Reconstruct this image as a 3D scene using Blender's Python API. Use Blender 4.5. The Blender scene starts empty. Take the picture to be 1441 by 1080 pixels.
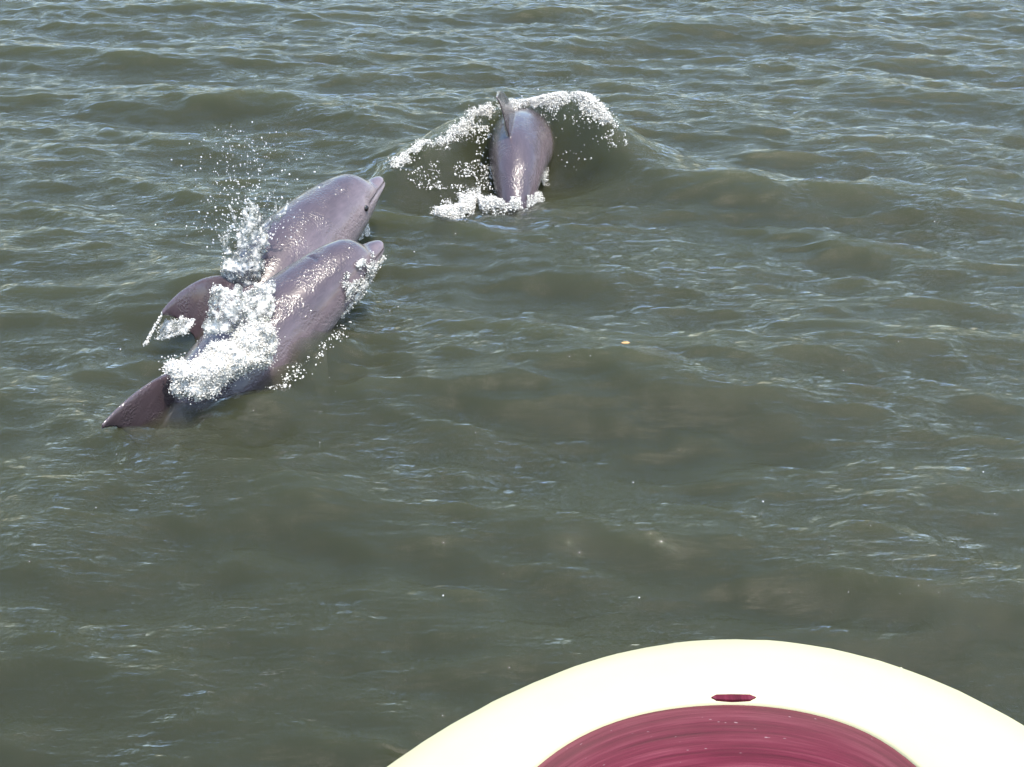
import bpy, math, random
import numpy as np
from mathutils import Vector

sc = bpy.context.scene
C = sc.collection
R = math.radians
rng = np.random.default_rng(7)

# ------------------------------------------------------------ camera, sky, sun
CAM_H, FPX, PITCH = 2.8, 1600.0, R(30)
cd = bpy.data.cameras.new('camera')
cd.sensor_width = 36; cd.lens = FPX / 1441 * 36; cd.clip_end = 9000; cd.clip_start = .05
cam = bpy.data.objects.new('camera', cd); C.objects.link(cam)
cam.location = (0, 0, CAM_H); cam.rotation_euler = (R(90) - PITCH, 0, 0)
sc.camera = cam

SUN_EL, SUN_AZ = R(73), R(130)          # azimuth measured from +Y (ahead) towards +X (right)
wd = bpy.data.worlds.new('World'); sc.world = wd; wd.use_nodes = True
wn = wd.node_tree.nodes; wl = wd.node_tree.links
sky = wn.new('ShaderNodeTexSky'); sky.sky_type = 'NISHITA'; sky.sun_disc = False
sky.sun_elevation = SUN_EL; sky.sun_rotation = SUN_AZ
sky.air_density = 1.5; sky.dust_density = 2.4; sky.ozone_density = 2.4
wl.new(sky.outputs[0], wn['Background'].inputs[0]); wn['Background'].inputs[1].default_value = .15

sd = bpy.data.lights.new('sun', 'SUN'); sd.energy = 2.35; sd.angle = R(.55); sd.color = (1, .93, .80)
sun = bpy.data.objects.new('sun', sd); C.objects.link(sun)
sdir = Vector((math.sin(SUN_AZ) * math.cos(SUN_EL), math.cos(SUN_AZ) * math.cos(SUN_EL), math.sin(SUN_EL)))
sun.rotation_euler = sdir.to_track_quat('Z', 'Y').to_euler(); sun.location = sdir * 50

vs = sc.view_settings
vs.view_transform = 'Standard'; vs.look = 'None'; vs.gamma = 1; vs.exposure = 1.42; vs.use_curve_mapping = False
sc.render.engine = 'CYCLES'
cy = sc.cycles
cy.use_denoising = True
cy.max_bounces = 10; cy.transparent_max_bounces = 24; cy.volume_bounces = 2
cy.glossy_bounces = 3; cy.diffuse_bounces = 6; cy.transmission_bounces = 6
cy.sample_clamp_indirect = 4; cy.sample_clamp_direct = 0
cy.caustics_reflective = False; cy.caustics_refractive = False

# ------------------------------------------------------------ helpers
FW = np.array([0, math.cos(PITCH), -math.sin(PITCH)]); UP = np.array([0, math.sin(PITCH), math.cos(PITCH)])
CAMP = np.array([0, 0, CAM_H])
def ray(px, py, z=0.0):
    """point at height z seen in the photograph's pixel (1441 x 1080)"""
    d = FW + UP * (540 - py) / FPX + np.array([1, 0, 0]) * (px - 720.5) / FPX
    return CAMP + d * (z - CAM_H) / d[2]
def at(px, py, y):
    """point at ground distance y seen in the photograph's pixel"""
    d = FW + UP * (540 - py) / FPX + np.array([1, 0, 0]) * (px - 720.5) / FPX
    return CAMP + d * y / d[1]

def tag(o, label=None, cat=None, group=None, kind=None):
    if label: o['label'] = label
    if cat: o['category'] = cat
    if group: o['group'] = group
    if kind: o['kind'] = kind
    return o
def link(name, me, mat=None, parent=None):
    o = bpy.data.objects.new(name, me); C.objects.link(o)
    if mat is not None and hasattr(me, 'materials') and not len(me.materials): me.materials.append(mat)
    if parent: o.parent = parent
    return o
def mesh_np(name, verts, faces, smooth=True):
    """faces: (n,3) or (n,4) int array"""
    verts = np.asarray(verts, np.float32); faces = np.asarray(faces, np.int32)
    me = bpy.data.meshes.new(name); k = faces.shape[1]
    me.vertices.add(len(verts)); me.vertices.foreach_set('co', verts.ravel())
    me.loops.add(faces.size); me.loops.foreach_set('vertex_index', faces.ravel())
    me.polygons.add(len(faces))
    me.polygons.foreach_set('loop_start', np.arange(0, faces.size, k, dtype=np.int32))
    me.polygons.foreach_set('loop_total', np.full(len(faces), k, np.int32))
    me.polygons.foreach_set('use_smooth', np.full(len(faces), smooth))
    me.update(calc_edges=True); me.validate()
    return me
def get_co(me):
    a = np.empty(len(me.vertices) * 3, np.float32); me.vertices.foreach_get('co', a); return a.reshape(-1, 3)
def set_co(me, co):
    me.vertices.foreach_set('co', np.asarray(co, np.float32).ravel()); me.update()
def remesh(me, voxel, smooth=2):
    o = bpy.data.objects.new('tmp', me); C.objects.link(o)
    m = o.modifiers.new('r', 'REMESH'); m.mode = 'VOXEL'; m.voxel_size = voxel; m.use_smooth_shade = True
    if smooth:
        s = o.modifiers.new('s', 'SMOOTH'); s.factor = .5; s.iterations = smooth
    dg = bpy.context.evaluated_depsgraph_get(); dg.update()
    out = bpy.data.meshes.new_from_object(o.evaluated_get(dg))
    bpy.data.objects.remove(o); bpy.data.meshes.remove(me)
    return out
def ico(sub):
    import bmesh
    b = bmesh.new(); bmesh.ops.create_icosphere(b, subdivisions=sub, radius=1)
    v = np.array([x.co[:] for x in b.verts]); f = np.array([[q.index for q in p.verts] for p in b.faces]); b.free()
    return v, f
ICO1, ICO2 = ico(1), ico(2)
OCT = (np.array([(1, 0, 0), (-1, 0, 0), (0, 1, 0), (0, -1, 0), (0, 0, 1), (0, 0, -1)], float),
       np.array([(0, 2, 4), (2, 1, 4), (1, 3, 4), (3, 0, 4), (2, 0, 5), (1, 2, 5), (3, 1, 5), (0, 3, 5)]))
def blob_mesh(name, P, rad, sub=1, stretch=.35, seed=0):
    """many little droplets as one mesh"""
    r_ = np.random.default_rng(seed); P = np.asarray(P, float); rad = np.asarray(rad, float); n = len(P)
    V, F = (OCT, ICO1, ICO2)[sub]
    sx = 1 + r_.uniform(-stretch, stretch, (n, 1, 3))
    A = r_.normal(size=(n, 3, 3)); Q, _ = np.linalg.qr(A)
    W = np.einsum('nij,nvj->nvi', Q, V[None] * sx) * rad[:, None, None] + P[:, None]
    FF = F[None] + (np.arange(n) * len(V))[:, None, None]
    return mesh_np(name, W.reshape(-1, 3), FF.reshape(-1, 3))
_perm = np.random.default_rng(3).random((64, 64, 64))
def vnoise(p):
    p = np.asarray(p, float); i = np.floor(p).astype(int); f = p - i; f = f * f * (3 - 2 * f); i %= 64; j = (i + 1) % 64
    o = 0
    for a in (0, 1):
        for b in (0, 1):
            for c in (0, 1):
                w = (f[..., 0] if a else 1 - f[..., 0]) * (f[..., 1] if b else 1 - f[..., 1]) * (f[..., 2] if c else 1 - f[..., 2])
                o = o + w * _perm[(j if a else i)[..., 0], (j if b else i)[..., 1], (j if c else i)[..., 2]]
    return o
def fbm(p, n=3):
    p = np.asarray(p, float); return sum(vnoise(p * 2 ** k + k * 7.3) / 2 ** k for k in range(n)) / (2 - .5 ** (n - 1))
def poly(P, n=200):
    """smooth curve through the points (Catmull-Rom), n samples"""
    P = np.asarray(P, float); Q = np.vstack([2 * P[0] - P[1], P, 2 * P[-1] - P[-2]]); m = len(P) - 1
    t = np.linspace(0, m - 1e-6, n); i = t.astype(int); f = (t - i)[:, None]
    a, b, c, d = Q[i], Q[i + 1], Q[i + 2], Q[i + 3]
    return .5 * (2 * b + (c - a) * f + (2 * a - 5 * b + 4 * c - d) * f ** 2 + (3 * b - a - 3 * c + d) * f ** 3)

# ------------------------------------------------------------ materials
def mat(name):
    m = bpy.data.materials.new(name); m.use_nodes = True
    nt = m.node_tree; nt.nodes.clear(); out = nt.nodes.new('ShaderNodeOutputMaterial')
    def N(t, **kw):
        n = nt.nodes.new('ShaderNode' + t)
        for k, v in kw.items():
            if k in n.inputs: n.inputs[k].default_value = v
            else: setattr(n, k, v)
        return n
    return m, N, nt.links.new, out

def noise(N, Lk, scale, vec=None, detail=3, rough=.5):
    n = N('TexNoise'); n.inputs['Scale'].default_value = scale; n.inputs['Detail'].default_value = detail
    n.inputs['Roughness'].default_value = rough
    if vec is not None: Lk(vec, n.inputs['Vector'])
    return n
def ramp(N, Lk, fac, stops):
    r_ = N('ValToRGB'); e = r_.color_ramp.elements
    while len(e) < len(stops): e.new(.5)
    for el, (p, c) in zip(e, stops):
        el.position = p; el.color = (*c, 1) if len(c) == 3 else c
    Lk(fac, r_.inputs[0]); return r_

def water_mat():
    m, N, Lk, out = mat('sea_water')
    tc = N('TexCoord'); mp = N('Mapping'); mp.inputs['Scale'].default_value = (.36, 1.6, 1); mp.inputs['Rotation'].default_value = (0, 0, R(9))
    Lk(tc.outputs['Object'], mp.inputs['Vector'])
    n1 = noise(N, Lk, 9, mp.outputs[0], 6, .62); n2 = noise(N, Lk, .9, tc.outputs['Object'], 3)
    # gusts: ripples stronger in some patches than in others
    g = N('MapRange'); g.inputs['From Min'].default_value = .38; g.inputs['From Max'].default_value = .62
    g.inputs['To Min'].default_value = .42; g.inputs['To Max'].default_value = 1.0; Lk(n2.outputs[0], g.inputs[0])
    b = N('Bump'); b.inputs['Distance'].default_value = .037; Lk(n1.outputs[0], b.inputs['Height']); Lk(g.outputs[0], b.inputs['Strength'])
    # light goes straight through the surface, so it reflects alike from above and below
    ge = N('NewGeometry'); io = N('MapRange'); io.inputs['To Min'].default_value = 1.33; io.inputs['To Max'].default_value = 1 / 1.33
    Lk(ge.outputs['Backfacing'], io.inputs[0])
    fr = N('Fresnel'); Lk(io.outputs[0], fr.inputs['IOR']); Lk(b.outputs[0], fr.inputs['Normal'])
    tr = N('BsdfTransparent'); gl = N('BsdfGlossy', distribution='BECKMANN'); gl.inputs['Roughness'].default_value = .012; Lk(b.outputs[0], gl.inputs['Normal'])
    mx = N('MixShader'); Lk(fr.outputs[0], mx.inputs[0]); Lk(tr.outputs[0], mx.inputs[1]); Lk(gl.outputs[0], mx.inputs[2])
    Lk(mx.outputs[0], out.inputs['Surface'])
    # murky green water
    s = N('VolumeScatter'); s.inputs['Color'].default_value = (.97, 1.0, .58, 1); s.inputs['Density'].default_value = .74
    a = N('VolumeAbsorption'); a.inputs['Color'].default_value = (.25, .29, .16, 1); a.inputs['Density'].default_value = 6.8
    ad = N('AddShader'); Lk(s.outputs[0], ad.inputs[0]); Lk(a.outputs[0], ad.inputs[1]); Lk(ad.outputs[0], out.inputs['Volume'])
    return m
def foam_mat(name='foam', col=(.80, .785, .74), transp=.0, rough=.3):
    """froth: scatters light through as well as back"""
    m, N, Lk, out = mat(name)
    df = N('BsdfDiffuse'); df.inputs[0].default_value = (*col, 1); tl = N('BsdfTranslucent'); tl.inputs[0].default_value = (*col, 1)
    m1 = N('MixShader'); m1.inputs[0].default_value = .22; Lk(df.outputs[0], m1.inputs[1]); Lk(tl.outputs[0], m1.inputs[2])
    gl = N('BsdfGlossy'); gl.inputs['Roughness'].default_value = rough; fr = N('Fresnel', IOR=1.33)
    m2 = N('MixShader'); Lk(fr.outputs[0], m2.inputs[0]); Lk(m1.outputs[0], m2.inputs[1]); Lk(gl.outputs[0], m2.inputs[2]); sh = m2
    if transp:
        t = N('BsdfTransparent'); mx = N('MixShader'); mx.inputs[0].default_value = transp
        Lk(m2.outputs[0], mx.inputs[1]); Lk(t.outputs[0], mx.inputs[2]); sh = mx
    Lk(sh.outputs[0], out.inputs[0])
    return m
def froth_mat():
    """bubbly foam: white with clearer, greyer patches between"""
    m, N, Lk, out = mat('froth')
    tc = N('TexCoord'); n = noise(N, Lk, 30, tc.outputs['Object'], 5, .7); n2 = noise(N, Lk, 8, tc.outputs['Object'], 3, .6)
    mu = N('Math', operation='MULTIPLY'); Lk(n.outputs[0], mu.inputs[0]); Lk(n2.outputs[0], mu.inputs[1])
    r_ = ramp(N, Lk, mu.outputs[0], [(.14, (.75,) * 3), (.26, (.0,) * 3)])
    df = N('BsdfDiffuse'); df.inputs[0].default_value = (.76, .75, .71, 1); tr = N('BsdfTransparent'); tr.inputs[0].default_value = (.8, .82, .82, 1)
    gl = N('BsdfGlossy'); gl.inputs['Roughness'].default_value = .1; fr = N('Fresnel', IOR=1.4)
    b = N('Bump'); b.inputs['Distance'].default_value = .01; Lk(n.outputs[0], b.inputs['Height']); Lk(b.outputs[0], df.inputs['Normal']); Lk(b.outputs[0], gl.inputs['Normal'])
    m1 = N('MixShader'); Lk(r_.outputs[0], m1.inputs[0]); Lk(df.outputs[0], m1.inputs[1]); Lk(tr.outputs[0], m1.inputs[2])
    m2 = N('MixShader'); Lk(fr.outputs[0], m2.inputs[0]); Lk(m1.outputs[0], m2.inputs[1]); Lk(gl.outputs[0], m2.inputs[2]); Lk(m2.outputs[0], out.inputs[0])
    return m
def sheet_mat():
    """clear splashing water with frothy streaks"""
    m, N, Lk, out = mat('splash_water')
    tc = N('TexCoord'); n = noise(N, Lk, 26, tc.outputs['Object'], 4, .6)
    b = N('Bump'); b.inputs['Distance'].default_value = .02; b.inputs['Strength'].default_value = .9; Lk(n.outputs[0], b.inputs['Height'])
    fr = N('Fresnel', IOR=1.33); Lk(b.outputs[0], fr.inputs['Normal'])
    tr = N('BsdfTransparent'); tr.inputs[0].default_value = (.88, .9, .88, 1)
    gl = N('BsdfGlossy'); gl.inputs['Roughness'].default_value = .06; Lk(b.outputs[0], gl.inputs['Normal'])
    mx = N('MixShader'); Lk(fr.outputs[0], mx.inputs[0]); Lk(tr.outputs[0], mx.inputs[1]); Lk(gl.outputs[0], mx.inputs[2])
    df = N('BsdfDiffuse'); df.inputs[0].default_value = (.8, .8, .78, 1)
    n2 = noise(N, Lk, 15, tc.outputs['Object'], 5, .65)
    r_ = ramp(N, Lk, n2.outputs[0], [(.46, (.03,) * 3), (.66, (.75,) * 3)])
    m2 = N('MixShader'); Lk(r_.outputs[0], m2.inputs[0]); Lk(mx.outputs[0], m2.inputs[1]); Lk(df.outputs[0], m2.inputs[2])
    Lk(m2.outputs[0], out.inputs[0]); return m
def skin_mat():
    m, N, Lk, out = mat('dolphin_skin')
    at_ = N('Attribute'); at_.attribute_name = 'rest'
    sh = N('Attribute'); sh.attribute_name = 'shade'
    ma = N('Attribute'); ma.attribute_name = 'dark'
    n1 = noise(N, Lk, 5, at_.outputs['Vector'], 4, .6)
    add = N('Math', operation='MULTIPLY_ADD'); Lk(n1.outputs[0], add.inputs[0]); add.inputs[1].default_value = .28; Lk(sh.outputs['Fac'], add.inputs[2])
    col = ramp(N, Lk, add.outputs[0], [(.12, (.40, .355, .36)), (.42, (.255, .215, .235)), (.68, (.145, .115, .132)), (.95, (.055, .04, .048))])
    # faint scratches and scuffs
    mp = N('Mapping'); mp.inputs['Scale'].default_value = (2.5, 14, 14); Lk(at_.outputs['Vector'], mp.inputs[0])
    n3 = noise(N, Lk, 3, mp.outputs[0], 4, .7)
    sr = ramp(N, Lk, n3.outputs[0], [(.35, (.82,) * 3), (.7, (1.12,) * 3)])
    mm = N('MixRGB', blend_type='MULTIPLY'); mm.inputs[0].default_value = 1; Lk(col.outputs[0], mm.inputs[1]); Lk(sr.outputs[0], mm.inputs[2])
    md = N('MixRGB'); Lk(ma.outputs['Fac'], md.inputs[0]); Lk(mm.outputs[0], md.inputs[1]); md.inputs[2].default_value = (.02, .012, .02, 1)
    p = N('BsdfPrincipled'); Lk(md.outputs[0], p.inputs['Base Color'])
    p.inputs['IOR'].default_value = 1.4; p.inputs['Roughness'].default_value = .22
    n2 = noise(N, Lk, 85, at_.outputs['Vector'], 2, .5); n4 = noise(N, Lk, 9, at_.outputs['Vector'], 2)
    st = N('MapRange'); st.inputs['From Min'].default_value = .4; st.inputs['From Max'].default_value = .62
    st.inputs['To Min'].default_value = .08; st.inputs['To Max'].default_value = 1.0; Lk(n4.outputs[0], st.inputs[0])
    b = N('Bump'); b.inputs['Distance'].default_value = .007; Lk(st.outputs[0], b.inputs['Strength']); Lk(n2.outputs[0], b.inputs['Height'])
    Lk(b.outputs[0], p.inputs['Normal']); Lk(b.outputs[0], p.inputs['Coat Normal'])
    p.inputs['Coat Weight'].default_value = 1; p.inputs['Coat Roughness'].default_value = .06; p.inputs['Coat IOR'].default_value = 1.35
    Lk(p.outputs[0], out.inputs[0]); return m
def plain(name, col, rough=.4, var=.0, scale=8, coat=0):
    m, N, Lk, out = mat(name)
    p = N('BsdfPrincipled'); p.inputs['Roughness'].default_value = rough; p.inputs['Coat Weight'].default_value = coat
    tc = N('TexCoord'); n = noise(N, Lk, scale, tc.outputs['Object'], 5, .6)
    c2 = tuple(c * (1 - var) for c in col)
    r_ = ramp(N, Lk, n.outputs[0], [(.35, c2), (.65, col)]); Lk(r_.outputs[0], p.inputs['Base Color'])
    Lk(p.outputs[0], out.inputs[0]); return m
def deck_mat():
    m, N, Lk, out = mat('maroon_gelcoat')
    d = N('Attribute'); d.attribute_name = 'edge'            # (metres in from the rim, metres along it)
    mp = N('Mapping'); mp.inputs['Scale'].default_value = (70, 2.2, 1); Lk(d.outputs['Vector'], mp.inputs[0])
    n1 = noise(N, Lk, 1, mp.outputs[0], 5, .6)
    c = ramp(N, Lk, n1.outputs[0], [(.32, (.045, .003, .009)), (.5, (.082, .007, .019)), (.68, (.13, .026, .042))])
    mp2 = N('Mapping'); mp2.inputs['Scale'].default_value = (9, 3, 1); Lk(d.outputs['Vector'], mp2.inputs[0])
    n2 = noise(N, Lk, 1, mp2.outputs[0], 4, .6)
    # brownish chalky weathering next to the rim
    sx = N('SeparateXYZ'); Lk(d.outputs['Vector'], sx.inputs[0])
    mr = N('MapRange'); mr.inputs['From Max'].default_value = .11; mr.inputs['To Min'].default_value = .62; mr.inputs['To Max'].default_value = 0; Lk(sx.outputs[0], mr.inputs[0])
    ml = N('Math', operation='MULTIPLY'); Lk(mr.outputs[0], ml.inputs[0]); Lk(n2.outputs[0], ml.inputs[1])
    mx = N('MixRGB'); Lk(ml.outputs[0], mx.inputs[0]); Lk(c.outputs[0], mx.inputs[1]); mx.inputs[2].default_value = (.10, .055, .05, 1)
    # pale salt specks
    mp3 = N('Mapping'); mp3.inputs['Scale'].default_value = (170, 60, 1); Lk(d.outputs['Vector'], mp3.inputs[0])
    n3 = noise(N, Lk, 1, mp3.outputs[0], 1, .5); sp = ramp(N, Lk, n3.outputs[0], [(.73, (0,) * 3), (.80, (.7,) * 3)])
    m4 = N('MixRGB'); Lk(sp.outputs[0], m4.inputs[0]); Lk(mx.outputs[0], m4.inputs[1]); m4.inputs[2].default_value = (.24, .16, .17, 1)
    p = N('BsdfPrincipled'); p.inputs['Specular IOR Level'].default_value = .16; Lk(m4.outputs[0], p.inputs['Base Color'])
    rr = N('MapRange'); rr.inputs['To Min'].default_value = .4; rr.inputs['To Max'].default_value = .7; Lk(n2.outputs[0], rr.inputs[0]); Lk(rr.outputs[0], p.inputs['Roughness'])
    b = N('Bump'); b.inputs['Distance'].default_value = .004; b.inputs['Strength'].default_value = .5; Lk(n1.outputs[0], b.inputs['Height']); Lk(b.outputs[0], p.inputs['Normal'])
    Lk(p.outputs[0], out.inputs[0]); return m
M = dict(froth=froth_mat(), water=water_mat(), foam=foam_mat(), drop=foam_mat('droplet', (.9, .9, .9), .35, .08), sheet=sheet_mat(), skin=skin_mat(),
         white=plain('cream_gelcoat', (.40, .39, .245), .5, .05, 5), deck=deck_mat(), eye=plain('eye_black', (.006, .005, .006), .08),
         leaf=plain('dry_leaf', (.42, .26, .10), .6, .3, 60))

# ------------------------------------------------------------ the sea
def fft_tile(n, size, lam0, wind, spread, hs, cut, seed, chop):
    r_ = np.random.default_rng(seed)
    k1 = 2 * np.pi * np.fft.fftfreq(n, size / n); KX, KY = np.meshgrid(k1, k1, indexing='ij')
    K = np.hypot(KX, KY); K[0, 0] = 1; k0 = 2 * np.pi / lam0
    cosd = (KX * wind[0] + KY * wind[1]) / K
    S = np.exp(-1.0 * (k0 / K) ** 2) * K ** -3.3 * np.exp(-(K * cut) ** 2) * (.035 + np.abs(cosd) ** spread)
    S[0, 0] = 0
    A = np.sqrt(S) * (r_.normal(size=(n, n)) + 1j * r_.normal(size=(n, n)))
    h = np.fft.ifft2(A).real; sc_ = hs / 4 / h.std(); A *= sc_ ; h *= sc_
    dx = np.fft.ifft2(1j * KX / K * A).real * chop; dy = np.fft.ifft2(1j * KY / K * A).real * chop
    return h, dx, dy
TS, TN = 17.0, 1024
wv = np.array([.16, 1.0]); wv /= np.linalg.norm(wv)
T_h, T_dx, T_dy = fft_tile(TN, TS, 1.7, wv, 11, .118, .013, 11, .75)
def tile(T, x, y):
    u = (x / TS * TN) % TN; v = (y / TS * TN) % TN; i = np.floor(u).astype(int); j = np.floor(v).astype(int); a = u - i; b = v - j
    i %= TN; j %= TN; i2 = (i + 1) % TN; j2 = (j + 1) % TN
    return T[i, j] * (1 - a) * (1 - b) + T[i2, j] * a * (1 - b) + T[i, j2] * (1 - a) * b + T[i2, j2] * a * b
def crest(X, Y, pts, w_near, w_far, sharp=1.0):
    """height of a hand-placed wave: pts = (pixel x, pixel y, crest height)"""
    W = poly([np.append(ray(a, b, z)[:2], z) for a, b, z in pts], 160)
    out = np.zeros_like(X); lo = W[:, :2].min(0) - 1.6; hi = W[:, :2].max(0) + 1.6
    sel = (X > lo[0]) & (X < hi[0]) & (Y > lo[1]) & (Y < hi[1])
    P = np.stack([X[sel], Y[sel]], -1)
    if not len(P): return out
    best = np.full(len(P), 1e9); hgt = np.zeros(len(P)); side = np.zeros(len(P))
    T = np.gradient(W[:, :2], axis=0)
    for k in range(len(W)):
        d = P - W[k, :2]; q = (d ** 2).sum(1); m = q < best
        best[m] = q[m]; hgt[m] = W[k, 2]; side[m] = T[k, 0] * d[m, 1] - T[k, 1] * d[m, 0]
    d = np.sqrt(best); w = np.where(side < 0, w_near, w_far)
    out[sel] = hgt * np.exp(-(d / w) ** (2 * sharp)); return out
BOW = [(520, 262, .02), (548, 240, .12), (600, 214, .20), (650, 180, .30), (690, 164, .31), (740, 152, .31), (780, 144, .37), (822, 147, .40), (850, 170, .32), (872, 204, .22), (862, 236, .10), (840, 262, .02)]
CRESTS = [([(500, 440, .01), (470, 470, .05), (420, 515, .07), (360, 560, .07), (280, 605, .05), (200, 640, .01)], .22, .14),
          ([(60, 150, .01), (180, 143, .06), (300, 141, .09), (430, 148, .09), (540, 160, .07), (620, 172, .01)], .20, .45),
          ([(860, 50, .01), (960, 36, .09), (1080, 30, .10), (1180, 36, .09), (1270, 48, .01)], .25, .6),
          ([(930, 285, .01), (1000, 262, .07), (1055, 256, .09), (1130, 272, .01)], .2, .4),
          ([(1150, 290, .01), (1230, 266, .07), (1330, 268, .06), (1420, 285, .01)], .2, .4),
          ([(1130, 130, .01), (1200, 115, .07), (1260, 118, .06), (1320, 130, .01)], .2, .4),
          ([(110, 450, .01), (200, 415, .06), (290, 388, .12), (350, 380, .10), (400, 380, .01)], .22, .4),
          ([(560, 540, .01), (640, 510, .05), (800, 515, .06), (980, 520, .05), (1150, 505, .01)], .28, .5),
          ([(0, 730, .03), (200, 715, .05), (380, 690, .05), (560, 640, .04), (700, 600, .01)], .3, .4)]
def sea_height(X, Y, fine=1.0):
    """height and choppy shift of the sea at X, Y"""
    bw = crest(X, Y, BOW, .25, .42)
    # hollow in front of the bow wave
    hc = ray(770, 262, 0); hollow = np.exp(-(((X - hc[0]) / .55) ** 2 + ((Y - hc[1] - .1) / .35) ** 2))
    calm = 1 - .75 * np.clip(hollow * 1.2 + bw * 2.2, 0, 1)
    near = .95 + .05 * np.clip((Y - 2.5) / 5, 0, 1)          # sheltered beside the hull
    a = calm * fine * near
    stir = 0                                                  # churned water round the dolphins
    for (px, py), rr_ in (((300, 590), .55), ((420, 520), .5), ((520, 400), .5), ((230, 480), .45), ((700, 315), .5), ((560, 250), .4)):
        q = ray(px, py, 0); stir = np.maximum(stir, np.exp(-((X - q[0]) ** 2 + (Y - q[1]) ** 2) / rr_ ** 2))
    st_ = stir * fine * (tile(T_h, X * 2.6 + 3.1, Y * 2.6) * .42 + tile(T_h, Y * 4.1, X * 4.1 + 1.7) * .16)
    h = tile(T_h, X, Y) * a + st_ * np.clip(calm + .35, 0, 1) + bw * 1.08 - .11 * hollow
    for p, wn_, wf in CRESTS: h = h + crest(X, Y, p, wn_, wf) * 1.1
    return h, tile(T_dx, X, Y) * a, tile(T_dy, X, Y) * a
def axis(lo, hi, step, far, g=1.09):
    core = np.arange(lo, hi + step / 2, step); a, b = [], []; d = step; x = core[-1]
    while x < far: d *= g; x += d; a.append(x)
    d = step; x = core[0]
    while x > -far: d *= g; x -= d; b.append(x)
    return np.array(b[::-1] + list(core) + a)
gx = axis(-6.6, 6.6, .029, 3500); gy = axis(1.6, 14.5, .027, 3500)
X, Y = np.meshgrid(gx, gy, indexing='ij')
far = np.maximum(np.abs(X) - 6.6, np.maximum(Y - 14.5, 1.6 - Y)); fine = 1 / (1 + np.maximum(far, 0) * .12)
hz, hx, hy = sea_height(X, Y, fine)
nx, ny = X.shape
V = np.stack([X + hx, Y + hy, hz], -1).reshape(-1, 3)
I = np.arange(nx * ny).reshape(nx, ny)
F = np.stack([I[:-1, :-1], I[1:, :-1], I[1:, 1:], I[:-1, 1:]], -1).reshape(-1, 4)
ring = np.concatenate([I[:, 0], I[-1, 1:], I[-2::-1, -1], I[0, -2:0:-1]])          # closed body of water: skirt and bottom
VB = V[ring].copy(); VB[:, 2] = -12; b0 = len(V); rb = np.arange(len(ring)) + b0
SK = np.stack([ring, rb, np.roll(rb, -1), np.roll(ring, -1)], -1)
ctr = b0 + len(ring); V = np.vstack([V, VB, [[0, 0, -12]]])
BT = np.stack([np.roll(rb, -1), rb, np.full(len(rb), ctr), np.full(len(rb), ctr)], -1)
me = mesh_np('water', V, np.vstack([F, SK])); 
import bmesh
bm_ = bmesh.new(); bm_.from_mesh(me); bm_.verts.ensure_lookup_table()
bm_.verts.remove(bm_.verts[ctr]); bm_.verts.ensure_lookup_table()
bm_.faces.new([bm_.verts[int(i)] for i in rb]); bm_.normal_update(); bm_.to_mesh(me); bm_.free()
water = link('water', me, M['water'])
tag(water, 'murky green sea water with small choppy waves', 'sea', kind='structure')
def surf(x, y):
    """sea level (without the choppy shift) at one or many points"""
    h, a, b = sea_height(np.atleast_1d(np.asarray(x, float)), np.atleast_1d(np.asarray(y, float)))
    return h

# ------------------------------------------------------------ dolphins
L = 2.9
PROF = np.array([  # s, top, bottom, half width (in body lengths)
    (0.000, .004, -.010, .006), (.006, .008, -.015, .014), (.018, .0115, -.019, .020), (.030, .0135, -.022, .0235), (.038, .016, -.0245, .0265),
    (.047, .031, -.028, .033), (.060, .045, -.0325, .040), (.08, .054, -.039, .0475), (.105, .060, -.0475, .054), (.14, .064, -.057, .061),
    (.20, .070, -.070, .071), (.28, .077, -.081, .080), (.38, .082, -.086, .084), (.48, .080, -.082, .079), (.58, .070, -.070, .066),
    (.68, .054, -.054, .049), (.78, .039, -.039, .033), (.88, .027, -.027, .020), (.95, .017, -.017, .013), (1.0, .006, -.006, .006)])
def prof(s):
    return [np.interp(s, PROF[:, 0], PROF[:, k]) for k in (1, 2, 3)]
def grid_faces(n, m):
    i = np.arange(n - 1)[:, None] * m; j = np.arange(m)[None]; k = (j + 1) % m
    return np.stack([i + j, i + k, i + m + k, i + m + j], -1).reshape(-1, 4)
def loft(rings):
    """rings (n,m,3) -> verts, quads with closed ends"""
    n, m, _ = rings.shape; v = rings.reshape(-1, 3); f = list(map(tuple, grid_faces(n, m)))
    v = np.vstack([v, rings[0].mean(0), rings[-1].mean(0)]); a, b = n * m, n * m + 1
    t = [(a, (j + 1) % m, j) for j in range(m)] + [(b, (n - 1) * m + j, (n - 1) * m + (j + 1) % m) for j in range(m)]
    return v, f + t
def wing(LE, TE, th, nrm, m=20):
    """fin: leading and trailing edge points, thickness at each station"""
    rings = []
    for a, b, t in zip(LE, TE, th):
        c = (a + b) / 2; e = (a - b) / 2; q = np.linspace(0, 2 * np.pi, m, endpoint=False)
        taper = .55 + .45 * np.cos(q)                                # thicker towards the leading edge
        rings.append(c + np.cos(q)[:, None] * e + (np.sin(q) * (.45 + .55 * taper) * t / 2)[:, None] * nrm)
    return loft(np.array(rings))
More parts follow.
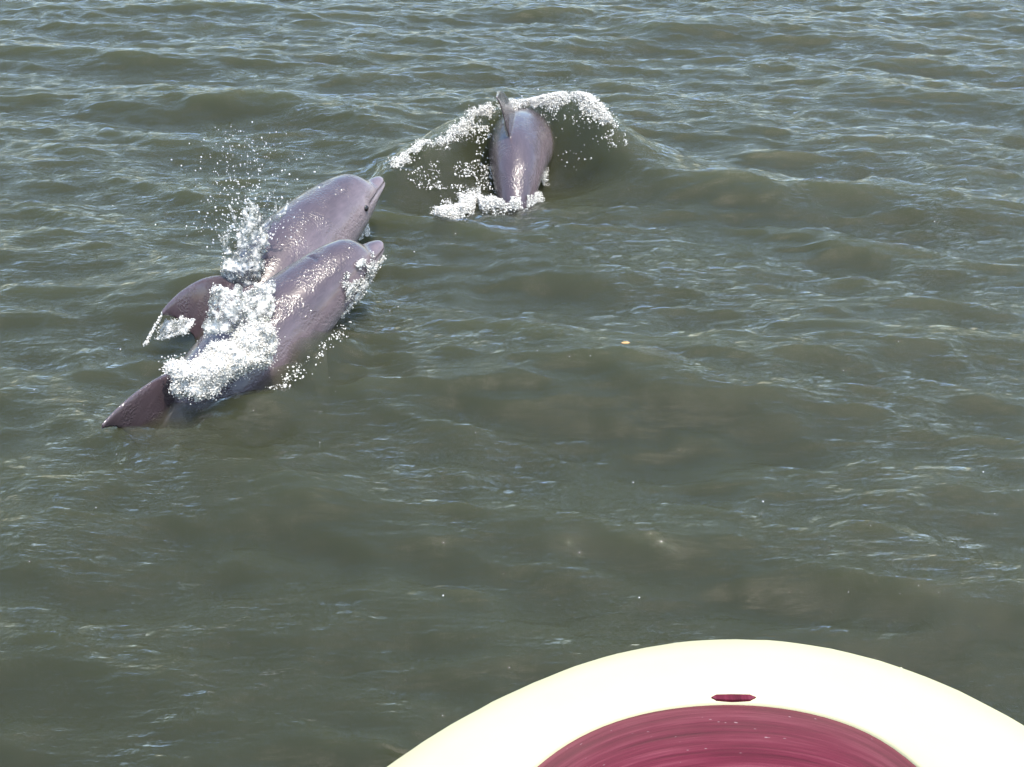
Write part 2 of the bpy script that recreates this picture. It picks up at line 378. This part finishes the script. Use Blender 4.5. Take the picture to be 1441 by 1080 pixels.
def rest_dolphin():
    parts = []
    s = np.concatenate([np.linspace(0, .07, 30), np.linspace(.075, 1, 110)]); t, b, w = prof(s)
    ker = np.array([1, 2, 3, 2, 1.]) / 9
    def sm(a): return np.concatenate([a[:2], np.convolve(a, ker, 'valid'), a[-2:]])
    t, b, w = sm(t), sm(b), sm(w); q = np.linspace(0, 2 * np.pi, 56, endpoint=False)
    mid = (t + b) / 2; hh = (t - b) / 2
    keel = 1 + .0 * s
    rr = np.stack([np.repeat(s[:, None] * L, 56, 1), np.sin(q)[None] * w[:, None] * L, (mid[:, None] + np.cos(q)[None] * hh[:, None]) * L], -1)
    parts.append(loft(rr))
    k = np.linspace(0, 1, 22)
    # dorsal fin
    le = np.stack([.42 + .10 * k + .08 * k ** 3, 0 * k, .066 + .112 * k], -1) * L
    te = le.copy(); te[:, 0] += (.165 * (1 - k ** 1.7) - .012 * np.sin(np.pi * k) + .006) * L; te[:, 2] -= .006 * L
    parts.append(wing(le, te, .075 * (1 - k) + .018, np.array([0, 1., 0])))
    # flippers
    for sg in (-1, 1):
        le = np.stack([.215 + .085 * k + .03 * k ** 3, sg * (.045 + .062 * k), -.05 - .098 * k], -1) * L
        te = np.stack([.275 + .055 * k + .008 * k ** 2, sg * (.045 + .060 * k), -.05 - .096 * k], -1) * L
        n = np.array([0, sg * .85, .53])
        parts.append(wing(le, te, .05 * (1 - k) + .014, n))
        # fluke
        le = np.stack([.925 + .075 * k ** .85 + .012 * k ** 3, sg * (.004 + .118 * k), 0 * k], -1) * L
        te = np.stack([.998 + .004 * np.sin(np.pi * k) + .018 * k ** 2, sg * (.004 + .116 * k), 0 * k], -1) * L
        parts.append(wing(le, te, .05 * (1 - k) + .012, np.array([0, 0, 1.])))
    vs_, fs, o = [], [], 0
    for v, f in parts:
        vs_.append(v); fs += [tuple(int(i) + o for i in q) for q in f]; o += len(v)
    me = bpy.data.meshes.new('d'); me.from_pydata(np.vstack(vs_).tolist(), [], fs); me.update()
    bm2 = bmesh.new(); bm2.from_mesh(me); bmesh.ops.recalc_face_normals(bm2, faces=bm2.faces); bm2.to_mesh(me); bm2.free()
    me = remesh(me, .0078, 5)
    return me
DREST = rest_dolphin()
_co = get_co(DREST).astype(float)
_nr = np.empty(len(_co) * 3, np.float32); DREST.vertices.foreach_get('normal', _nr); _nr = _nr.reshape(-1, 3).astype(float)
_s = _co[:, 0] / L
# mouth line: a groove from the beak's tip to the corner under the eye
zm = (-.0055 + .05 * np.clip(_s - .02, 0, 1) ** 1.2 - .9 * np.clip(_s - .07, 0, 1) ** 1.5) * L
mw = np.exp(-((_co[:, 2] - zm) / .006) ** 2) * np.clip((.096 - _s) / .012, 0, 1)
# eye socket crease and blowhole slit
er = np.hypot(_co[:, 0] - .108 * L, _co[:, 2] + .004 * L); ew = np.exp(-(er / .022) ** 2) * (np.abs(_co[:, 1]) > .02 * L)
bh = np.exp(-((_co[:, 0] - .142 * L - 6 * _co[:, 1] ** 2) / .009) ** 2 - (_co[:, 1] / .035) ** 4) * (_co[:, 2] > .04 * L)
_co -= _nr * (mw * .008 + bh * .010)[:, None] - _nr * (ew * .006)[:, None]
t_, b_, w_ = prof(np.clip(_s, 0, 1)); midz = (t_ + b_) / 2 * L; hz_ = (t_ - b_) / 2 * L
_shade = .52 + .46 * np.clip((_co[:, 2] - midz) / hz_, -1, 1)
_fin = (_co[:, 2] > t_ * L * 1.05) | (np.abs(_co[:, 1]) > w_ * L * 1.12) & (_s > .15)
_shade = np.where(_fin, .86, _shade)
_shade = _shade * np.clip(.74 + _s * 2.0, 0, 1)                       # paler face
_dark = np.clip(mw * .85 + bh * .9 + np.exp(-(er / .016) ** 2) * .5 * (np.abs(_co[:, 1]) > .02 * L), 0, 1)
EYE_S, EYE_Z = .108, -.004
def pose(P):
    """spine frames for a swimming pose: anchor, heading, pitch and roll along the body"""
    x, y, z, a0, a1, p0, p1, p2, r0, r1 = P[:10]; S = np.linspace(0, 1.05, 211); u = S - .13
    az = np.radians(a0 + a1 * u); pi = np.radians(p0 + p1 * u + p2 * u * u); ro = np.radians(r0 + r1 * u)
    if len(P) > 10: pi = pi + np.radians(P[10]) * np.clip((.16 - S) / .16, 0, 1); az = az + np.radians(P[11]) * np.clip((.16 - S) / .16, 0, 1)
    pi = np.clip(pi, -1.2, R(42) if len(P) <= 10 else 1.2)
    H = np.stack([np.sin(az) * np.cos(pi), np.cos(az) * np.cos(pi), np.sin(pi)], -1)
    rt = np.stack([np.cos(az), -np.sin(az), 0 * az], -1)
    D = np.cross(rt, H) * np.cos(ro)[:, None] - rt * np.sin(ro)[:, None]; Rt = np.cross(H, D)
    c = np.zeros((211, 3)); c[1:] = -np.cumsum((H[1:] + H[:-1]) / 2 * L * .005, 0); c += np.array([x, y, z]) - c[26]
    return S, c, Rt, D
def bend(fr, co):
    S, c, Rt, D = fr; s = co[:, 0] / L
    g = lambda a: np.stack([np.interp(s, S, a[:, k]) for k in range(3)], -1)
    ext = np.clip(s, None, 0)[:, None] * L * (c[1] - c[0]) / np.linalg.norm(c[1] - c[0])
    return g(c) + ext + g(Rt) * co[:, 1:2] + g(D) * co[:, 2:3]
def dolphin(P, label, girth=1.0):
    fr = pose(P); gr = np.array([1, girth, girth]); me = DREST.copy(); base = np.array(P[:3]) ; base = np.array([base[0], base[1], 0])
    set_co(me, bend(fr, _co * gr) - base)
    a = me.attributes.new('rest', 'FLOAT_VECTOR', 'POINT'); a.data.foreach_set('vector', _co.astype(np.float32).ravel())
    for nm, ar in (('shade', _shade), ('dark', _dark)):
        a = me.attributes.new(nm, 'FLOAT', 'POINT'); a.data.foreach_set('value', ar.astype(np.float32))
    me.polygons.foreach_set('use_smooth', np.ones(len(me.polygons), bool)); me.materials.clear()
    me.name = 'dolphin'
    o = link('dolphin', me, M['skin']); o.location = base
    tag(o, label, 'dolphin', 'dolphins leaping beside the boat')
    wE = np.interp(EYE_S, PROF[:, 0], PROF[:, 3])
    for sg in (-1, 1):
        v, f = ICO2; p = v * np.array([.021, .008, .016]) + np.array([EYE_S * L, sg * (wE * L + .001), EYE_Z * L])
        link('eye', mesh_np('eye', bend(fr, p * gr) - base, f), M['eye'], o)
    return fr, o
D1P = [-1.06, 6.604, .205, 38.21, -60.0, 12.47, 57.2, -53.4, 17.1, 0.0, 20, 0]
D2P = [-.975, 5.566, .225, 44.06, -33.4, 19.18, 17.0, 25.9, 0.0, 0.0]
D3P = [.17, 9.12, -.27, 9, -13, -32, 25, 150, 25, -22.56]
f1, d1 = dolphin(D1P, 'grey dolphin with raised head, eye and beak showing, rising behind another', 1.18)
f2, d2 = dolphin(D2P, 'shiny grey dolphin with water running off its beak, white foam on its back', 1.03)
f3, d3 = dolphin(D3P, 'dolphin seen from behind with upright dorsal fin, breaking through a foaming wave', 1.1)
def on(fr, s, y, z):
    return bend(fr, np.array([[s * L, y * L, z * L]]))[0]

# ------------------------------------------------------------ the boat's bow
ZR = 1.25
OUT = [(538, 1080), (604, 1034), (653, 1006.6), (693, 984), (742, 962), (786.5, 943), (840, 924.5), (900, 909.5), (955, 901), (1010, 897), (1065, 897), (1120, 902), (1180, 912), (1238, 927), (1271, 937), (1325, 957.5), (1367, 977.5), (1412, 1001), (1441, 1018)]
INN = [(749, 1080), (778, 1055), (809, 1035), (840, 1020.5), (880, 1006), (929, 995), (980, 989), (1030, 987), (1075, 989), (1120, 994.7), (1173, 1007), (1216, 1022), (1245, 1036.5), (1272, 1056), (1298, 1080)]
def tail_on(P, back):
    """carry the bow outline on to the stern, flaring"""
    P = [np.array(ray(a, b, ZR))[:2] for a, b in P]
    l0, l1, r1, r0 = P[0], P[1], P[-2], P[-1]
    dl = (l0 - l1) / np.linalg.norm(l0 - l1); dr = (r0 - r1) / np.linalg.norm(r0 - r1); A, B = [], []
    p, d = l0.copy(), dl.copy(); q, e = r0.copy(), dr.copy()
    while p[1] > back or q[1] > back:
        d = d * .88 + np.array([0, -1.]) * .12; d /= np.linalg.norm(d); p = p + d * .13
        e = e * .88 + np.array([0, -1.]) * .12; e /= np.linalg.norm(e); q = q + e * .13
        A.append(p.copy()); B.append(q.copy())
    return np.array(A[::-1] + P + B)
def relax(a, n=8):
    t = np.concatenate([[0], np.cumsum(np.linalg.norm(np.diff(a, axis=0), axis=1))]); u = np.linspace(0, t[-1], len(a))
    a = np.column_stack([np.interp(u, t, a[:, 0]), np.interp(u, t, a[:, 1])])
    for _ in range(n): a[1:-1] = a[1:-1] * .5 + (a[:-2] + a[2:]) * .25
    return a
outl = relax(poly(tail_on(OUT, -2.2), 300)); inl = relax(poly(tail_on(INN, -2.0), 300))
boat = bpy.data.objects.new('boat', None); C.objects.link(boat); bc = np.array([.35, .2, 0]); boat.location = bc
tag(boat, 'cream and maroon boat bow with rounded rim above the water', 'boat')
def strip(rows):
    n = len(rows[0]); v = np.vstack(rows); f = []
    for k in range(len(rows) - 1):
        i = np.arange(n - 1) + k * n; f.append(np.stack([i, i + 1, i + n + 1, i + n], -1))
    return v, np.vstack(f)
def z3(a, z): return np.column_stack([a, np.full(len(a), z)])
def offs(a, d):
    t = np.gradient(a, axis=0); t /= np.linalg.norm(t, axis=1)[:, None]; return a + np.stack([-t[:, 1], t[:, 0]], -1) * d
rag = (fbm(np.column_stack([outl * 30, np.zeros(300)]), 3) - .5) * .004            # chipped, slightly uneven lip
oo = offs(outl, 1) - outl
rim_rows = [z3(inl, ZR - .016), z3(inl, ZR - .004), z3(offs(inl, .006), ZR)]
for k in (.25, .5, .75): rim_rows.append(z3(offs(inl, .006) * (1 - k) + outl * k, ZR + .006 * math.sin(k * math.pi)))
rim_rows += [z3(outl + oo * (rag[:, None] - .004), ZR), z3(outl + oo * rag[:, None], ZR - .006), z3(outl + oo * .004, ZR - .03), z3(outl - oo * .006, ZR - .05)]
v, f = strip(rim_rows); link('rim', mesh_np('rim', v - bc, f[:, ::-1]), M['white'], boat)
keel = np.column_stack([outl[:, 0] * .55 + .35 * .45, outl[:, 1] * .9 - .15])
hull = [z3(outl - oo * .004, ZR - .048)] + [z3((outl - oo * .012) * (1 - k) + keel * k, ZR - .05 - k * (ZR + .35)) for k in (0.0, .12, .3, .5, .7, .85, 1)]
v, f = strip(hull); link('hull', mesh_np('hull', v - bc, f[:, ::-1]), M['white'], boat)
# maroon deck inside the rim: a shallow dished sheet
mid = inl.mean(0) * .3 + np.array([.40, -.6]) * .7
rows, ed = [], []
tl = np.concatenate([[0], np.cumsum(np.linalg.norm(np.diff(inl, axis=0), axis=1))])
for k in np.linspace(0, 1, 46) ** 1.4:
    p = inl * (1 - k) + mid * k; dist = np.linalg.norm(p - inl, axis=1)
    rows.append(z3(p, 0) + np.column_stack([0 * dist, 0 * dist, ZR - .007 - .05 * (1 - np.exp(-dist * 2))])); ed.append(np.column_stack([dist, tl, 0 * tl]))
v, f = strip(rows); me = mesh_np('deck', v - bc, f)
a = me.attributes.new('edge', 'FLOAT_VECTOR', 'POINT'); a.data.foreach_set('vector', np.vstack(ed).astype(np.float32).ravel())
link('deck', me, M['deck'], boat)
# maroon slot in the rim
tp = [(1001, 981), (1008, 977.5), (1030, 977), (1055, 977.5), (1064, 981), (1056, 984.5), (1030, 985), (1008, 984)]
p = np.array([ray(a, b, ZR + .004) for a, b in tp]); n = len(p); v = np.vstack([p, p - [0, 0, .008]])
sl = bpy.data.meshes.new('slot'); sl.from_pydata((v - bc).tolist(), [], [tuple(range(n))[::-1]] + [(i, (i + 1) % n, (i + 1) % n + n, i + n) for i in range(n)])
a = sl.attributes.new('edge', 'FLOAT_VECTOR', 'POINT'); a.data.foreach_set('vector', (v + [.2, 0, 0]).astype(np.float32).ravel())
link('slot', sl, M['deck'], boat)

# ------------------------------------------------------------ splashes, foam and spray
def jitter(P, s, n, r_):
    i = r_.integers(0, len(P), n); return P[i] + r_.normal(size=(n, 3)) * s
def stuff(name, me, m, label, cat):
    return tag(link(name, me, m), label, cat, kind='stuff')
def rad(n, lo, hi, r_, p=2.5):
    return lo + (hi - lo) * r_.random(n) ** p

# foam on the crest of the bow wave
r_ = np.random.default_rng(21)
bwc = poly([ray(a, b, z) for a, b, z in BOW[1:10]], 400)
dens = np.interp(np.linspace(0, 1, 400), [0, .05, .2, .35, .5, .72, .82, .92, 1], [.15, .5, .55, 1.0, 1.3, 1.4, .7, .25, .12])
def crest_pts(n, spread, down, lift):
    i = r_.choice(400, n, p=dens / dens.sum()); w = dens[i]
    p = bwc[i].copy(); p[:, 0] += r_.normal(size=n) * .03
    p[:, 1] += r_.normal(size=n) * spread * w - down * w
    nz = vnoise(np.column_stack([p[:, :2] * 9, np.full(n, 3.)])); 
    nz = .6 * nz + .4 * vnoise(np.column_stack([p[:, :2] * 31, np.full(n, 8.)])); keep = r_.random(n) < np.clip((nz - .40) * 4.5, .02, 1)
    p = p[keep]; p[:, 2] = surf(p[:, 0], p[:, 1]) + r_.random(len(p)) ** 2 * lift * np.interp(p[:, 0], [-1, -.3, .7, .9], [.4, 1, 1, .3])
    return p
p = crest_pts(50000, .055, -.02, .045)
stuff('foam', blob_mesh('foam', p, rad(len(p), .002, .008, r_, 3), 0, .5), M['foam'], 'white foam along the crest of the curling wave around the far dolphin', 'foam')
# flecks sliding down the hollow face, left of the dolphin
n = 2600; c = np.column_stack([r_.uniform(560, 692, n), r_.uniform(160, 268, n)])
nz = vnoise(np.column_stack([c / 17, np.full(n, 9.)])); edge_ = 240 - (c[:, 0] - 548) * .6
keep = (nz > .56) & (c[:, 1] > edge_ + 4) & (r_.random(n) < np.clip((c[:, 0] - 545) / 110, .08, 1)); c = c[keep]
def drop_on_sea(c, it=4):
    z = np.full(len(c), .12)
    for _ in range(it):
        q = np.array([ray(a, b, zz) for (a, b), zz in zip(c, z)]); z = .5 * z + .5 * surf(q[:, 0], q[:, 1])
    q = np.array([ray(a, b, zz) for (a, b), zz in zip(c, z)]); q[:, 2] = surf(q[:, 0], q[:, 1]) + .004; return q
p = drop_on_sea(c); c2 = np.column_stack([r_.uniform(778, 860, 260), r_.uniform(165, 205, 260)]); c2 = c2[r_.random(260) < .35]; p = np.vstack([p, drop_on_sea(c2)])
stuff('foam_flecks', blob_mesh('foam_flecks', p, rad(len(p), .0022, .0075, r_, 2), 1, .5), M['foam'], 'white flecks scattered down the hollow green face of the curling wave', 'foam')
# frothy wash at the waterline of the far dolphin
def wash(px, wid, n, lift, seed, r0=.004, r1=.014):
    q_ = np.random.default_rng(seed); W = poly(np.column_stack([px, wid]), 200); i = q_.integers(0, 200, n)
    c = W[i, :2] + q_.normal(size=(n, 2)) * W[i, 2:3] * [1, .55]
    nz = vnoise(np.column_stack([c / 11, np.full(n, 4.)])); c = c[nz > .33]
    p = drop_on_sea(c, 3); p[:, 2] += q_.random(len(p)) ** 1.6 * lift; return p, rad(len(p), r0, r1, q_)
p, rr = wash([(618, 300), (650, 288), (685, 282), (720, 283), (748, 272), (764, 252)], [5, 7, 8, 9, 7, 3], 26000, .06, 5, .002, .008)
stuff('foam', blob_mesh('foam', p, rr, 0, .5), M['foam'], 'white foam washing round the waterline of the far dolphin', 'foam')
# wet droplets clinging to the far dolphin's back
n = 420; s = r_.normal(.60, .07, n).clip(.44, .74); th = r_.normal(-.25, .38, n).clip(-1.3, 1.3); t_, b_, w_ = prof(s)
p = bend(f3, np.column_stack([s * L, np.sin(th) * w_ * L, ((t_ + b_) / 2 + np.cos(th) * (t_ - b_) / 2) * L]))
stuff('spray', blob_mesh('spray', p, rad(n, .003, .010, r_), 1, .5), M['foam'], 'white droplets spattered over the back of the far dolphin', 'spray')
# spray above the bow wave
n = 260; p = jitter(bwc[120:330], np.array([.05, .05, .03]), n, r_); p[:, 2] += r_.exponential(.035, n)
stuff('spray', blob_mesh('spray', p, rad(n, .002, .006, r_), 1, .3), M['drop'], 'fine spray flung up from the curling wave crest', 'spray')

# big white foam mound on the back of the nearer dolphin
def ell_pts(cs, rs, n, q_):
    out = []
    for c, r0 in zip(cs, rs):
        k = q_.normal(size=(n, 3)); k /= np.linalg.norm(k, axis=1)[:, None]; out.append(np.asarray(c) + k * np.asarray(r0))
    return np.vstack(out)
q_ = np.random.default_rng(31)
mw_ = poly([at(262, 530, 4.60), at(290, 528, 4.60), at(318, 512, 4.68), at(345, 490, 4.80), at(362, 474, 4.88)], 60); mc, mr = [], []
for k in range(26):
    i = q_.integers(0, 60); g_ = .6 + .4 * math.sin(math.pi * min(1, .15 + i / 75)); mc.append(mw_[i] + q_.normal(size=3) * np.array([.045, .03, .04]) * g_)
    mr.append(np.array([.075, .07, .06]) * g_ * q_.uniform(.55, 1.15) * (1 + q_.uniform(-.3, .3, 3)))
vv, ff = ICO2; vs_ = np.vstack([vv * np.array(r0) + c for c, r0 in zip(mc, mr)]); fs_ = np.vstack([ff + i * len(vv) for i in range(26)])
core = remesh(mesh_np('c', vs_, fs_), .011, 3); co = get_co(core).astype(float)
nr = np.empty(len(co) * 3, np.float32); core.vertices.foreach_get('normal', nr); nr = nr.reshape(-1, 3)
co += nr * ((fbm(co * 26, 4) - .5) * .05 + (fbm(co * 90, 2) - .5) * .018)[:, None]; set_co(core, co)
n = 26000; i = q_.integers(0, len(co), n); p = co[i] + nr[i] * (q_.normal(size=(n, 1)) * .005 + q_.exponential(.012, (n, 1)) * (q_.random((n, 1)) < .12)) + q_.normal(size=(n, 3)) * .004
bl = blob_mesh('b', p, rad(n, .0015, .006, q_, 3), 0, .5)
mnd = stuff('foam', core, M['froth'], 'thick white foam mound boiling over the back of the nearer dolphin', 'foam')
stuff('foam', bl, M['foam'], 'white bubbles covering the foam mound on the nearer dolphin', 'foam')

def splash(name, anchors, rough, seed, voxel, label, hole=.40, fine_n=1500, fs=(.0016, .005), thick=.007, pts=None, crown=.25, lump=700):
    """splashing water: a ragged, billowing sheet through rows of anchors (pixel, distance), its rim breaking into beads"""
    q_ = np.random.default_rng(seed); g = 110
    if pts is None:
        rows = [poly([at(*a) for a in r0], g) for r0 in anchors]; K = poly(np.array(rows).reshape(len(rows), -1), g).reshape(g, g, 3)
    else: K = pts(g)
    du = np.gradient(K, axis=1); dv = np.gradient(K, axis=0); nr = np.cross(du, dv); nr /= np.linalg.norm(nr, axis=-1)[..., None] + 1e-9
    K = K + nr * ((fbm(K * 9 + seed, 3) - .5) * rough + (fbm(K * 34 + seed, 2) - .5) * rough * .35)[..., None]
    v_, u_ = np.meshgrid(np.linspace(0, 1, g), np.linspace(0, 1, g), indexing='ij')
    brd = np.minimum(np.minimum(u_, 1 - u_) * 4, np.minimum((1 - v_) * 2.5, 1)); brd = np.clip(brd, 0, 1)
    nz = fbm(K * 17 + 3 * seed, 3); alive = nz > hole + crown * (1 - brd)
    A, B = K + nr * thick / 2, K - nr * thick / 2; idx = np.arange(g * g).reshape(g, g); n = g * g
    q = alive[:-1, :-1] & alive[1:, :-1] & alive[1:, 1:] & alive[:-1, 1:]
    f = np.stack([idx[:-1, :-1], idx[:-1, 1:], idx[1:, 1:], idx[1:, :-1]], -1)[q]
    fc = {}
    for t_ in f:
        for k in range(4):
            e = (int(t_[k]), int(t_[(k + 1) % 4])); fc[e] = 1
    side = np.array([(e[1], e[0], e[0] + n, e[1] + n) for e in fc if (e[1], e[0]) not in fc])
    V_ = np.vstack([A.reshape(-1, 3), B.reshape(-1, 3)]); F_ = np.vstack([f, f[:, ::-1] + n, side])
    us, F_ = np.unique(F_, return_inverse=True); F_ = F_.reshape(-1, 4); V_ = V_[us]
    live = K[alive]
    i = q_.integers(0, len(live), lump); P_ = live[i] + q_.normal(size=(lump, 3)) * .006
    bm3 = blob_mesh('b', P_, rad(lump, thick * .5, thick * 2.1, q_, 3), 1, .5, seed); bv = get_co(bm3); bf = np.array([p_.vertices[:] for p_ in bm3.polygons])
    me = bpy.data.meshes.new('s'); me.from_pydata(np.vstack([V_, bv]).tolist(), [], F_.tolist() + (bf + len(V_)).tolist())
    bm2 = bmesh.new(); bm2.from_mesh(me); bmesh.ops.recalc_face_normals(bm2, faces=bm2.faces); bm2.to_mesh(me); bm2.free()
    me = remesh(me, voxel, 3)
    stuff(name, me, M['sheet'], label, 'splash')
    edge = alive & (nz < hole + crown * (1 - brd) + .05); pool = np.vstack([K[edge], live[::3]])
    i = q_.integers(0, len(pool), fine_n); fp = pool[i] + q_.normal(size=(fine_n, 3)) * .007
    return fp, rad(fine_n, fs[0], fs[1], q_, 2.5)
# far-left dolphin: tall sheet thrown up behind its head
fpA, frA = splash('splash', [[(315, 425, 5.75), (345, 420, 5.72), (392, 405, 5.8)], [(310, 372, 5.8), (345, 365, 5.75), (388, 380, 5.85)], [(318, 325, 5.9), (348, 325, 5.8), (382, 345, 5.9)], [(338, 298, 5.95), (355, 300, 5.9), (380, 312, 5.95)]],
                  .13, 41, .005, 'tall clear splash thrown up behind the raised head dolphin', hole=.33, lump=1500)
stuff('foam', blob_mesh('foam', fpA, frA, 1, .5), M['foam'], 'white froth inside the tall splash behind the raised head', 'foam')
# glassy bulge above the foam mound
fpB, frB = splash('splash', [[(285, 470, 4.85), (320, 470, 4.85), (360, 465, 4.95)], [(290, 435, 4.95), (325, 430, 4.9), (355, 440, 5.0)], [(294, 408, 5.05), (318, 404, 5.0), (340, 418, 5.05)]],
                  .10, 42, .005, 'glassy bulge of water rising above the white foam mound', hole=.22, fine_n=900)
stuff('foam', blob_mesh('foam', fpB, frB, 1, .5), M['foam'], 'small froth on the glassy bulge above the foam mound', 'foam')
fpC, frC = splash('splash', [[(352, 480, 5.0), (368, 472, 5.0), (384, 462, 5.02)], [(345, 440, 5.1), (365, 432, 5.08), (386, 425, 5.12)], [(345, 408, 5.2), (365, 402, 5.2), (385, 398, 5.25)]],
                  .07, 43, .005, 'dark rippling sheet of water against the shiny back', hole=.32, fine_n=900)
stuff('foam', blob_mesh('foam', fpC, frC, 1, .5), M['foam'], 'froth on the rippling water against the shiny back', 'foam')
# water streaming off the nearer beak
def veil(g):
    v_, u_ = np.meshgrid(np.linspace(0, 1, g), np.linspace(0, 1, g), indexing='ij')
    s_ = .012 + .15 * u_ + .02 * v_; th = R(62) + R(88) * (1 - v_); t_, b_, w_ = prof(s_); o_ = .006 + .02 * fbm(np.stack([s_ * 60, th * 5, 0 * th], -1), 2)
    p_ = np.stack([s_ * L, np.sin(th) * (w_ * L * 1.03 + o_), (t_ + b_) / 2 * L + np.cos(th) * ((t_ - b_) / 2 * L * 1.03 + o_)], -1)
    return bend(f2, p_.reshape(-1, 3)).reshape(g, g, 3)
fpD, frD = splash('splash', None, .035, 44, .0045, 'thin veil of water streaming off the nearer beak', hole=.40, fine_n=1800, fs=(.0015, .0045), thick=.005, pts=veil, lump=300)
stuff('foam', blob_mesh('foam', fpD, frD, 1, .5), M['foam'], 'white droplets in the veil streaming off the nearer beak', 'foam')
# droplet fan in the air
q_ = np.random.default_rng(51); n = 750; a = q_.random(n); 
px = 355 + (q_.normal(size=n) * 36) - 10 * a; py = 335 - 150 * a ** 1.3 + q_.normal(size=n) * 10
p = np.array([at(x, y, 5.9 + d) for x, y, d in zip(px, py, q_.normal(size=n) * .12)])
stuff('spray', blob_mesh('spray', p, rad(n, .0016, .0062, q_, 2.2) * (1.15 - .5 * a), 2, .35), M['drop'], 'fan of droplets flying above the splash behind the raised head', 'spray')
# jets (stringy ligaments) at the top of the tall splash
lig = []; lr = []
for k, (c0, c1, c2) in enumerate([((352, 315), (356, 292), (338, 284)), ((366, 318), (362, 296), (350, 282)), ((332, 318), (326, 296), (322, 288)), ((378, 322), (388, 298), (386, 276)), ((390, 312), (402, 296), (404, 284)), ((372, 310), (376, 286), (390, 262))]):
    W = poly([at(*c0, 5.9), at(*c1, 5.9), at(*c2, 5.92)], 40); lig.append(W + q_.normal(size=W.shape) * .002); lr.append(np.linspace(.010, .004, 40) * q_.uniform(.7, 1.4, 40))
stuff('splash', remesh(blob_mesh('l', np.vstack(lig), np.concatenate(lr), 1, .2), .0045, 2), M['sheet'], 'stringy jets of water above the tall splash', 'splash')
# dripping film under the far-left dolphin's dorsal fin
fpE, frE = splash('splash', [[(205, 484, 5.2), (240, 476, 5.2), (275, 466, 5.2)], [(220, 462, 5.28), (245, 455, 5.28), (272, 452, 5.25)], [(231, 440, 5.3), (248, 441, 5.3), (268, 448, 5.28)]],
                  .03, 45, .0045, 'thin dripping film of water under the left dorsal fin', hole=.40, fine_n=500, fs=(.0014, .004), thick=.005, lump=200)
W = poly([at(231, 438, 5.3), at(216, 464, 5.26), at(203, 486, 5.2)], 120); fpE = np.vstack([fpE, W + q_.normal(size=W.shape) * .004]); frE = np.concatenate([frE, rad(120, .003, .007, q_)])
stuff('foam', blob_mesh('foam', fpE, frE, 1, .5), M['foam'], 'string of droplets falling from the left dorsal fin', 'foam')
# wash where the dolphins leave the water
p1, r1 = wash([(505, 338), (512, 330), (516, 322)], [4, 5, 4], 500, .05, 61, .003, .008)
p2, r2 = wash([(232, 545), (245, 535), (258, 528)], [5, 6, 4], 900, .06, 62, .003, .009)
p3, r3 = wash([(385, 545), (420, 525), (460, 490), (490, 455)], [7, 7, 6, 5], 260, .012, 63, .002, .006)
stuff('foam', blob_mesh('foam', np.vstack([p1, p2, p3]), np.concatenate([r1, r2, r3]), 1, .5), M['foam'], 'scraps of foam along the waterline of the two near dolphins', 'foam')
# bubbles adrift on the open water
n = 45; c = np.column_stack([q_.uniform(0, 1441, n), q_.uniform(20, 860, n) ** 1.0]); p = drop_on_sea(c, 3)
stuff('bubbles', blob_mesh('bubbles', p, rad(n, .0015, .004, q_, 2), 1, .3), M['foam'], 'tiny white bubbles adrift on the open water', 'bubbles')
# a dry leaf
c = drop_on_sea(np.array([[880., 482.]]))[0]
lv = np.array([(-.022, 0, .002), (-.008, .010, .004), (.012, .009, .006), (.024, 0, .003), (.010, -.010, .004), (-.010, -.009, .003)]); v = np.vstack([lv, lv - [0, 0, .003]])
lm = bpy.data.meshes.new('leaf'); lm.from_pydata(v.tolist(), [], [tuple(range(6))[::-1], tuple(range(6, 12))] + [(i, (i + 1) % 6, (i + 1) % 6 + 6, i + 6) for i in range(6)])
lf = link('floating_leaf', lm, M['leaf']); lf.location = c; tag(lf, 'small tan leaf floating on the open water', 'leaf')
